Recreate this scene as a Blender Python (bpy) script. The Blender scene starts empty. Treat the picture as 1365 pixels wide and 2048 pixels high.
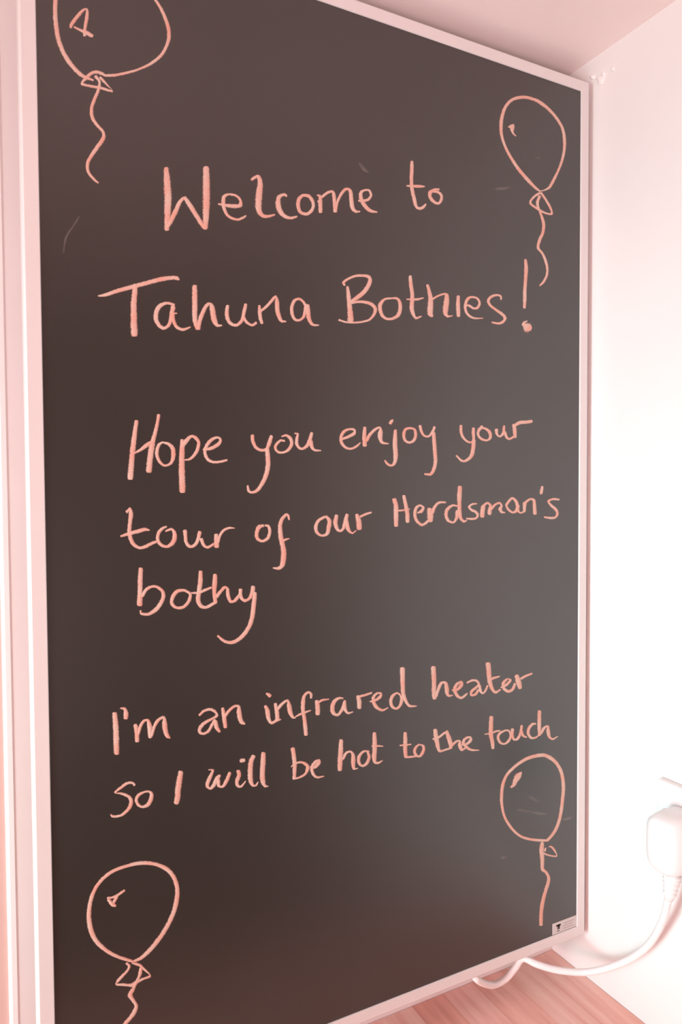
import bpy, bmesh, math, random
from mathutils import Vector, Matrix

# ------------------------------------------------------------------ camera
scene = bpy.context.scene
COL = scene.collection
random.seed(7)

F_PX, YAW, PITCH, ROLL = 1407.63, 0.4746, -0.0318, -0.0055
CAM_LOC = Vector((-0.0461, -0.6026, 0.5201))
cam_data = bpy.data.cameras.new('camera')
cam = bpy.data.objects.new('camera', cam_data)
COL.objects.link(cam)
fwd = Vector((math.sin(YAW) * math.cos(PITCH), math.cos(YAW) * math.cos(PITCH), math.sin(PITCH)))
rgt = Vector((math.cos(YAW), -math.sin(YAW), 0.0))
upv = rgt.cross(fwd)
r2 = rgt * math.cos(ROLL) + upv * math.sin(ROLL)
u2 = -rgt * math.sin(ROLL) + upv * math.cos(ROLL)
M = Matrix((r2, u2, -fwd)).transposed().to_4x4()
M.translation = CAM_LOC
cam.matrix_world = M
cam_data.sensor_fit = 'VERTICAL'
cam_data.sensor_height = 24.0
cam_data.lens = F_PX / 2048.0 * 24.0
cam_data.clip_start = 0.01
cam_data.dof.use_dof = True
cam_data.dof.focus_distance = 0.80
cam_data.dof.aperture_fstop = 7.0
scene.camera = cam

# ------------------------------------------------------------------ light
scene.view_settings.view_transform = 'Standard'
scene.view_settings.look = 'None'
scene.view_settings.exposure = 0.0
scene.view_settings.gamma = 1.0
scene.view_settings.use_curve_mapping = False

world = bpy.data.worlds.new('daylight_room')
scene.world = world
world.use_nodes = True
bg = world.node_tree.nodes['Background']
bg.inputs['Color'].default_value = (1.0, 0.70, 0.50, 1)
bg.inputs['Strength'].default_value = 0.17

def area_light(name, loc, target, sx, sy, power, color, spread=180.0):
    d = bpy.data.lights.new(name, 'AREA')
    d.shape = 'RECTANGLE'; d.size = sx; d.size_y = sy
    d.energy = power; d.color = color; d.spread = math.radians(spread)
    o = bpy.data.objects.new(name, d)
    COL.objects.link(o)
    o.location = loc
    o.rotation_euler = (Vector(target) - Vector(loc)).to_track_quat('-Z', 'Y').to_euler()
    return o
# daylight from the window on the left, well outside the picture
area_light('window_daylight', (-1.0, -0.32, 0.28), (0.595, -0.13, 0.28), 0.4, 1.1, 3.3, (0.77, 0.96, 0.99), 62)
area_light('low_wall_fill', (-1.0, -0.35, 0.10), (0.595, 0.0, 0.15), 0.4, 0.5, 0.62, (0.60, 1.0, 0.98), 52)  # extra light added to brighten the lower right wall
# added fill lights with no real source, behind and to the left of the camera
area_light('warm_front_fill', (-1.2, -1.35, 0.50), (0.4, 0.0, -0.1), 0.6, 0.45, 2.3, (1.0, 0.34, 0.36), 60)  # invented warm fill for the heater front and worktop
area_light('ceiling_fill_warm', (-0.8, -1.2, 0.05), (0.25, -0.15, 1.0), 0.6, 0.5, 2.6, (1.0, 0.46, 0.32), 80)  # added from below to lift the ceiling
area_light('ceiling_fill_pale', (-0.4, -1.3, -0.1), (0.3, 0.0, 1.25), 0.6, 0.3, 1.25, (0.98, 0.80, 0.98), 60)  # second added upward fill, paler, also for the ceiling

# ------------------------------------------------------------------ materials
def new_mat(name):
    m = bpy.data.materials.new(name); m.use_nodes = True
    nt = m.node_tree
    return m, nt, nt.nodes['Principled BSDF']

def paint(name, color, rough=0.55, bump=0.02, scale=220.0, var=0.03, spec=0.5):
    m, nt, p = new_mat(name)
    tc = nt.nodes.new('ShaderNodeTexCoord')
    n = nt.nodes.new('ShaderNodeTexNoise'); n.inputs['Scale'].default_value = scale * 0.05
    n.inputs['Detail'].default_value = 4
    nt.links.new(tc.outputs['Object'], n.inputs['Vector'])
    r = nt.nodes.new('ShaderNodeMixRGB')
    r.inputs[1].default_value = tuple(c * (1 - var) for c in color) + (1,)
    r.inputs[2].default_value = tuple(min(1, c * (1 + var)) for c in color) + (1,)
    nt.links.new(n.outputs['Fac'], r.inputs[0]); nt.links.new(r.outputs[0], p.inputs['Base Color'])
    n2 = nt.nodes.new('ShaderNodeTexNoise'); n2.inputs['Scale'].default_value = scale
    nt.links.new(tc.outputs['Object'], n2.inputs['Vector'])
    b = nt.nodes.new('ShaderNodeBump'); b.inputs['Strength'].default_value = bump; b.inputs['Distance'].default_value = 0.002
    nt.links.new(n2.outputs['Fac'], b.inputs['Height']); nt.links.new(b.outputs[0], p.inputs['Normal'])
    p.inputs['Roughness'].default_value = rough
    p.inputs['Specular IOR Level'].default_value = spec
    return m

M_WALL = paint('white_wall_paint', (0.84, 0.83, 0.82), 0.6)
M_CEIL = paint('ceiling_paint', (0.95, 0.86, 0.83), 0.7)
M_TRIM = paint('gloss_white_trim', (0.90, 0.89, 0.88), 0.3)
M_FRAME = paint('white_frame_enamel', (0.74, 0.73, 0.72), 0.38, 0.005)
M_POST = paint('rose_timber', (0.72, 0.53, 0.48), 0.5, 0.03, 60)
M_FLOOR = paint('dark_floor_boards', (0.16, 0.11, 0.09), 0.6)
M_PLASTIC = paint('white_plastic', (0.86, 0.855, 0.85), 0.32, 0.0)
M_CABLE = paint('white_pvc', (0.89, 0.875, 0.87), 0.4, 0.0)
M_STICKER = paint('label_paper', (0.62, 0.60, 0.58), 0.5, 0.0)
M_INK = paint('label_ink', (0.05, 0.045, 0.045), 0.6, 0.0)
M_INK2 = paint('label_fine_print', (0.42, 0.38, 0.38), 0.6, 0.0)
M_SWITCH = paint('grey_rocker_mark', (0.30, 0.25, 0.27), 0.5, 0.0)
M_METAL = paint('bracket_steel', (0.55, 0.55, 0.55), 0.35, 0.0)

def board_material():
    m, nt, p = new_mat('blackboard_enamel')
    tc = nt.nodes.new('ShaderNodeTexCoord')
    n = nt.nodes.new('ShaderNodeTexNoise'); n.inputs['Scale'].default_value = 5.0
    n.inputs['Detail'].default_value = 5; n.inputs['Roughness'].default_value = 0.55
    nt.links.new(tc.outputs['Object'], n.inputs['Vector'])
    r = nt.nodes.new('ShaderNodeValToRGB')
    r.color_ramp.elements[0].position = 0.3; r.color_ramp.elements[0].color = (0.018, 0.015, 0.013, 1)
    r.color_ramp.elements[1].position = 0.8; r.color_ramp.elements[1].color = (0.023, 0.020, 0.018, 1)
    nt.links.new(n.outputs['Fac'], r.inputs[0]); nt.links.new(r.outputs[0], p.inputs['Base Color'])
    p.inputs['Roughness'].default_value = 0.36
    p.inputs['IOR'].default_value = 1.87
    return m
M_BOARD = board_material()

def chalk_material(name, col_a, col_b, cover=0.52):
    """dusty strokes: a fluffy edge and pinholes where the chalk skipped over the board"""
    m, nt, p = new_mat(name)
    tc = nt.nodes.new('ShaderNodeTexCoord')
    at = nt.nodes.new('ShaderNodeAttribute'); at.attribute_name = 'cover'
    n1 = nt.nodes.new('ShaderNodeTexNoise'); n1.inputs['Scale'].default_value = 1300
    n1.inputs['Detail'].default_value = 3
    n2 = nt.nodes.new('ShaderNodeTexNoise'); n2.inputs['Scale'].default_value = 70
    n2.inputs['Detail'].default_value = 3
    nt.links.new(tc.outputs['Object'], n1.inputs['Vector']); nt.links.new(tc.outputs['Object'], n2.inputs['Vector'])
    r = nt.nodes.new('ShaderNodeValToRGB')
    r.color_ramp.elements[0].position = 0.34; r.color_ramp.elements[0].color = col_a + (1,)
    r.color_ramp.elements[1].position = 0.66; r.color_ramp.elements[1].color = col_b + (1,)
    nt.links.new(n2.outputs['Fac'], r.inputs[0]); nt.links.new(r.outputs[0], p.inputs['Base Color'])
    a1 = nt.nodes.new('ShaderNodeMath'); a1.operation = 'MULTIPLY_ADD'    # cover * 1.25 + grain * 2.6 - 1.2
    a1.inputs[1].default_value = 1.25
    g = nt.nodes.new('ShaderNodeMath'); g.operation = 'MULTIPLY_ADD'
    g.inputs[1].default_value = 2.6; g.inputs[2].default_value = -1.46 + cover * 0.5
    nt.links.new(n1.outputs['Fac'], g.inputs[0])
    nt.links.new(at.outputs['Fac'], a1.inputs[0]); nt.links.new(g.outputs[0], a1.inputs[2])
    cl = nt.nodes.new('ShaderNodeClamp'); cl.inputs['Max'].default_value = 0.97
    nt.links.new(a1.outputs[0], cl.inputs[0])
    nt.links.new(cl.outputs[0], p.inputs['Alpha'])
    p.inputs['Roughness'].default_value = 0.95
    p.inputs['Specular IOR Level'].default_value = 0.1
    return m
M_CHALK = chalk_material('pink_chalk', (0.73, 0.40, 0.32), (0.72, 0.54, 0.455))

def smudge_material():
    m, nt, p = new_mat('wiped_chalk_dust')
    tc = nt.nodes.new('ShaderNodeTexCoord')
    at = nt.nodes.new('ShaderNodeAttribute'); at.attribute_name = 'cover'
    n1 = nt.nodes.new('ShaderNodeTexNoise'); n1.inputs['Scale'].default_value = 180
    nt.links.new(tc.outputs['Object'], n1.inputs['Vector'])
    mu = nt.nodes.new('ShaderNodeMath'); mu.operation = 'MULTIPLY'
    nt.links.new(at.outputs['Fac'], mu.inputs[0]); nt.links.new(n1.outputs['Fac'], mu.inputs[1])
    m2 = nt.nodes.new('ShaderNodeMath'); m2.operation = 'MULTIPLY'; m2.inputs[1].default_value = 0.3
    nt.links.new(mu.outputs[0], m2.inputs[0]); nt.links.new(m2.outputs[0], p.inputs['Alpha'])
    p.inputs['Base Color'].default_value = (0.55, 0.50, 0.47, 1)
    p.inputs['Roughness'].default_value = 0.95
    return m
M_SMUDGE = smudge_material()

def wood_material(name, base, dark, seed):
    m, nt, p = new_mat(name)
    tc = nt.nodes.new('ShaderNodeTexCoord')
    mp = nt.nodes.new('ShaderNodeMapping'); mp.inputs['Scale'].default_value = (1.0, 0.07, 1.0)
    mp.inputs['Location'].default_value = (seed * 0.37, seed * 0.9, seed * 0.21)
    nt.links.new(tc.outputs['Object'], mp.inputs['Vector'])
    n = nt.nodes.new('ShaderNodeTexNoise'); n.inputs['Scale'].default_value = 90; n.inputs['Detail'].default_value = 7
    nt.links.new(mp.outputs[0], n.inputs['Vector'])
    r = nt.nodes.new('ShaderNodeValToRGB')
    r.color_ramp.elements[0].position = 0.30; r.color_ramp.elements[0].color = dark + (1,)
    r.color_ramp.elements[1].position = 0.62; r.color_ramp.elements[1].color = base + (1,)
    nt.links.new(n.outputs['Fac'], r.inputs[0]); nt.links.new(r.outputs[0], p.inputs['Base Color'])
    b = nt.nodes.new('ShaderNodeBump'); b.inputs['Strength'].default_value = 0.06; b.inputs['Distance'].default_value = 0.001
    nt.links.new(n.outputs['Fac'], b.inputs['Height']); nt.links.new(b.outputs[0], p.inputs['Normal'])
    p.inputs['Roughness'].default_value = 0.42
    return m
WOODS = [wood_material('oiled_wood_%s' % w, b, d, i) for i, (w, b, d) in enumerate([
    ('light', (0.98, 0.68, 0.60), (0.82, 0.44, 0.36)),
    ('medium', (0.97, 0.60, 0.52), (0.76, 0.38, 0.30)),
    ('deep', (0.92, 0.51, 0.42), (0.72, 0.34, 0.27)),
    ('rosy', (0.98, 0.64, 0.57), (0.80, 0.40, 0.34))])]

# ------------------------------------------------------------------ helpers
def link(name, bm, mat, parent=None, smooth=False, **props):
    me = bpy.data.meshes.new(name)
    bmesh.ops.recalc_face_normals(bm, faces=bm.faces)
    bm.to_mesh(me); bm.free()
    if smooth:
        for f in me.polygons: f.use_smooth = True
    me.materials.append(mat)
    o = bpy.data.objects.new(name, me)
    COL.objects.link(o)
    if parent is not None:
        o.parent = parent
        o.location = -world_loc(parent)
    for k, v in props.items(): o[k] = v
    return o

def world_loc(o):
    v = Vector((0, 0, 0))
    while o is not None:
        v = v + o.location; o = o.parent
    return v

def empty(name, loc=(0, 0, 0), parent=None, **props):
    o = bpy.data.objects.new(name, None); COL.objects.link(o)
    o.empty_display_size = 0.02
    if parent is not None:
        o.parent = parent; o.location = Vector(loc) - world_loc(parent)
    else:
        o.location = loc
    for k, v in props.items(): o[k] = v
    return o

def add_box(bm, x0, x1, y0, y1, z0, z1, bev=0.0, seg=2):
    vs = [bm.verts.new((x, y, z)) for x in (x0, x1) for y in (y0, y1) for z in (z0, z1)]
    fs = []
    for a, b, c, d in ((0, 1, 3, 2), (4, 6, 7, 5), (0, 4, 5, 1), (2, 3, 7, 6), (0, 2, 6, 4), (1, 5, 7, 3)):
        fs.append(bm.faces.new((vs[a], vs[b], vs[c], vs[d])))
    if bev > 0:
        es = list({e for f in fs for e in f.edges})
        bmesh.ops.bevel(bm, geom=es, offset=bev, segments=seg, affect='EDGES', profile=0.5)

def box(name, x0, x1, y0, y1, z0, z1, mat, parent=None, bev=0.0, **props):
    bm = bmesh.new(); add_box(bm, x0, x1, y0, y1, z0, z1, bev)
    return link(name, bm, mat, parent, **props)

def prism(name, profile, axis, a, b, mat, parent=None, cut=None, **props):
    """extrude a closed 2D profile between a and b; cut(u, v, end) may shift the ends (mitres)"""
    bm = bmesh.new(); ends = []
    for k, t in enumerate((a, b)):
        ring = []
        for u, v in profile:
            s = t + (cut(u, v, k) if cut else 0.0)
            ring.append(bm.verts.new({'x': (s, u, v), 'y': (u, s, v), 'z': (u, v, s)}[axis]))
        ends.append(ring)
    n = len(profile)
    for i in range(n):
        bm.faces.new((ends[0][i], ends[0][(i + 1) % n], ends[1][(i + 1) % n], ends[1][i]))
    bm.faces.new(ends[0]); bm.faces.new(ends[1])
    return link(name, bm, mat, parent, **props)

def catmull(P, sub):
    out = []; n = len(P)
    for i in range(n - 1):
        p0 = P[i - 1] if i else [2 * a - b for a, b in zip(P[0], P[1])]
        p1, p2 = P[i], P[i + 1]
        p3 = P[i + 2] if i + 2 < n else [2 * a - b for a, b in zip(P[-1], P[-2])]
        for k in range(sub):
            t = k / sub
            out.append([0.5 * (2 * b + (c - a) * t + (2 * a - 5 * b + 4 * c - d) * t * t + (3 * b - a - 3 * c + d) * t ** 3)
                        for a, b, c, d in zip(p0, p1, p2, p3)])
    out.append(list(P[-1]))
    return out

def tube(name, pts, rad, mat, parent=None, sides=14, sub=8, **props):
    P = [Vector(p) for p in catmull([list(p) for p in pts], sub)]
    bm = bmesh.new(); rings = []
    t = (P[1] - P[0]).normalized()
    n = t.orthogonal().normalized()
    for i, p in enumerate(P):
        d = (P[min(i + 1, len(P) - 1)] - P[max(i - 1, 0)]).normalized()
        n = (n - d * n.dot(d)).normalized(); b = d.cross(n)
        r = rad(i / (len(P) - 1)) if callable(rad) else rad
        rings.append([bm.verts.new(p + (n * math.cos(a) + b * math.sin(a)) * r)
                      for a in [2 * math.pi * k / sides for k in range(sides)]])
    for A, B in zip(rings, rings[1:]):
        for k in range(sides):
            bm.faces.new((A[k], A[(k + 1) % sides], B[(k + 1) % sides], B[k]))
    bm.faces.new(rings[0]); bm.faces.new(rings[-1])
    return link(name, bm, mat, parent, smooth=True, **props)

# ------------------------------------------------------------------ the setting
XR, YB, ZC, ZB = 0.595, 0.060, 1.0162, -0.0693    # right wall, back wall, ceiling, worktop surface
box('wall_back', -0.0234, XR + 0.1, YB, YB + 0.1, -0.95, ZC + 0.1, M_WALL, kind='structure')
box('wall_right', XR, XR + 0.1, -1.6, YB, -0.95, ZC + 0.1, M_WALL, kind='structure')
box('ceiling', -1.9, XR, -1.6, YB, ZC, ZC + 0.1, M_CEIL, kind='structure')
box('floor', -1.9, XR, -1.6, YB, -0.95, -0.90, M_FLOOR, kind='structure')
# white casing bead and the rose-coloured timber post to the left of the heater
prism('trim_1', [(-0.0317, YB + 0.05), (-0.0317, YB + 0.0030), (-0.0305, YB + 0.0006), (-0.0290, YB - 0.0003), (-0.0250, YB - 0.0006), (-0.0234, YB), (-0.0234, YB + 0.05)],
      'z', ZB, ZC, M_TRIM, kind='structure')
box('wall_left', -0.55, -0.0317, YB + 0.004, YB + 0.1, -0.95, ZC, M_POST, kind='structure')

# worktop of joined wooden strips
wt = empty('wooden_worktop', (0.2, -0.08, ZB - 0.03), label='pinkish wooden worktop of joined strips running below the blackboard heater', category='worktop')
sw = 0.0426
k = 0
x = 0.5097 + 2 * sw
while x > -0.62:
    x0, x1 = x - sw, min(x, XR - 0.0005)
    bm = bmesh.new()
    add_box(bm, x0 + 0.0001, x1 - 0.0001, -0.23, YB - 0.0005, ZB - 0.03, ZB - random.random() * 0.0002, 0.0002, 1)
    link('plank', bm, WOODS[[0, 0, 1, 3, 2, 0, 3, 1][k % 8]], wt)
    x -= sw; k += 1

# ------------------------------------------------------------------ the infrared heater with its blackboard front
H_IN, W_IN, FW, TH = 0.974, 0.5752, 0.0128, 0.020
heater = empty('infrared_heater', (W_IN / 2, 0.0, -FW),
               label='tall black infrared heater panel in a white frame, chalked with pink writing and balloons', category='heater')
box('panel', -0.002, W_IN + 0.002, 0.0004, 0.012, -0.002, H_IN + 0.002, M_BOARD, heater, label='black blackboard surface of the heater')
# frame rails, mitred at the corners: profile across the rail (u outwards from the opening, v depth)
PROF = [(-0.0002, 0.012), (0.0, -0.0004), (0.0005, -0.0012), (FW - 0.0018, -0.0012), (FW - 0.0004, -0.0002), (FW, 0.001), (FW, TH), (0.001, TH)]
def rail(side):
    if side == 'left':
        pr = [(-u, v) for u, v in PROF]; cut = lambda u, v, e: (u if e == 0 else -u)
        prism('frame_rail', pr, 'z', 0, H_IN, M_FRAME, heater, cut)
    elif side == 'right':
        pr = [(W_IN + u, v) for u, v in PROF]; cut = lambda u, v, e: (-(u - W_IN) if e == 0 else (u - W_IN))
        prism('frame_rail', pr, 'z', 0, H_IN, M_FRAME, heater, cut)
    elif side == 'top':
        pr = [(v, H_IN + u) for u, v in PROF]; cut = lambda y, z, e: (-(z - H_IN) if e == 0 else (z - H_IN))
        prism('frame_rail', pr, 'x', 0, W_IN, M_FRAME, heater, cut)
    else:
        pr = [(v, -u) for u, v in PROF]; cut = lambda y, z, e: (z if e == 0 else -z)
        prism('frame_rail', pr, 'x', 0, W_IN, M_FRAME, heater, cut)
for s in ('left', 'right', 'top', 'bottom'): rail(s)
box('back_cover', 0.02, W_IN - 0.02, 0.012, TH, 0.02, H_IN - 0.02, M_METAL, heater)
for bx in (0.12, W_IN - 0.12):
    for bz in (0.15, H_IN - 0.15):
        box('wall_bracket', bx - 0.012, bx + 0.012, TH, YB + 0.0002, bz - 0.02, bz + 0.02, M_METAL, heater, 0.001)

# ------------------------------------------------------------------ chalk
U = 1.0 / 20000.0
PY = 0.0004        # front surface of the panel
def chalk_mesh(bm, data, layer, h0, sub=5, taper=True):
    for si, st in enumerate(data.split('/')):
        P = [[int(a) * U for a in p.split(',')] for p in st.split()]
        Q = catmull(P, sub)
        # rounded ends
        if taper and len(Q) > 2:
            for end in (0, -1):
                a, b = (Q[0], Q[1]) if end == 0 else (Q[-1], Q[-2])
                dx, dz = a[0] - b[0], a[1] - b[1]
                L = math.hypot(dx, dz) or 1e-9
                w = math.hypot(a[2], a[3])
                e1 = [a[0] + dx / L * w * 0.45, a[1] + dz / L * w * 0.45, a[2] * 0.62, a[3] * 0.62]
                if end == 0: Q.insert(0, e1)
                else: Q.append(e1)
        yf = -0.00035 - 0.00006 * si + h0
        rows = []
        for x, z, hx, hz in Q:
            ring = []
            for s, c in ((-1.2, 0.0), (-0.66, 0.85), (0.0, 1.0), (0.66, 0.85), (1.2, 0.0)):
                v = bm.verts.new((x + hx * s, PY + (yf * (0.4 + 0.6 * c) if c else -0.00004), z + hz * s))
                v[layer] = c
                ring.append(v)
            rows.append(ring)
        for A, B in zip(rows, rows[1:]):
            for k in range(4):
                try: bm.faces.new((A[k], A[k + 1], B[k + 1], B[k]))
                except ValueError: pass

def chalk_object(name, data, parent, mat=None, h0=0.0, **props):
    bm = bmesh.new(); layer = bm.verts.layers.float.new('cover')
    chalk_mesh(bm, data, layer, h0)
    for f in bm.faces:
        if f.normal.y > 0: f.normal_flip()
    me = bpy.data.meshes.new(name); bm.to_mesh(me); bm.free()
    for f in me.polygons: f.use_smooth = True
    me.materials.append(mat or M_CHALK)
    o = bpy.data.objects.new(name, me); COL.objects.link(o)
    o.parent = parent; o.location = -world_loc(parent)
    for k, v in props.items(): o[k] = v
    return o

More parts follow.
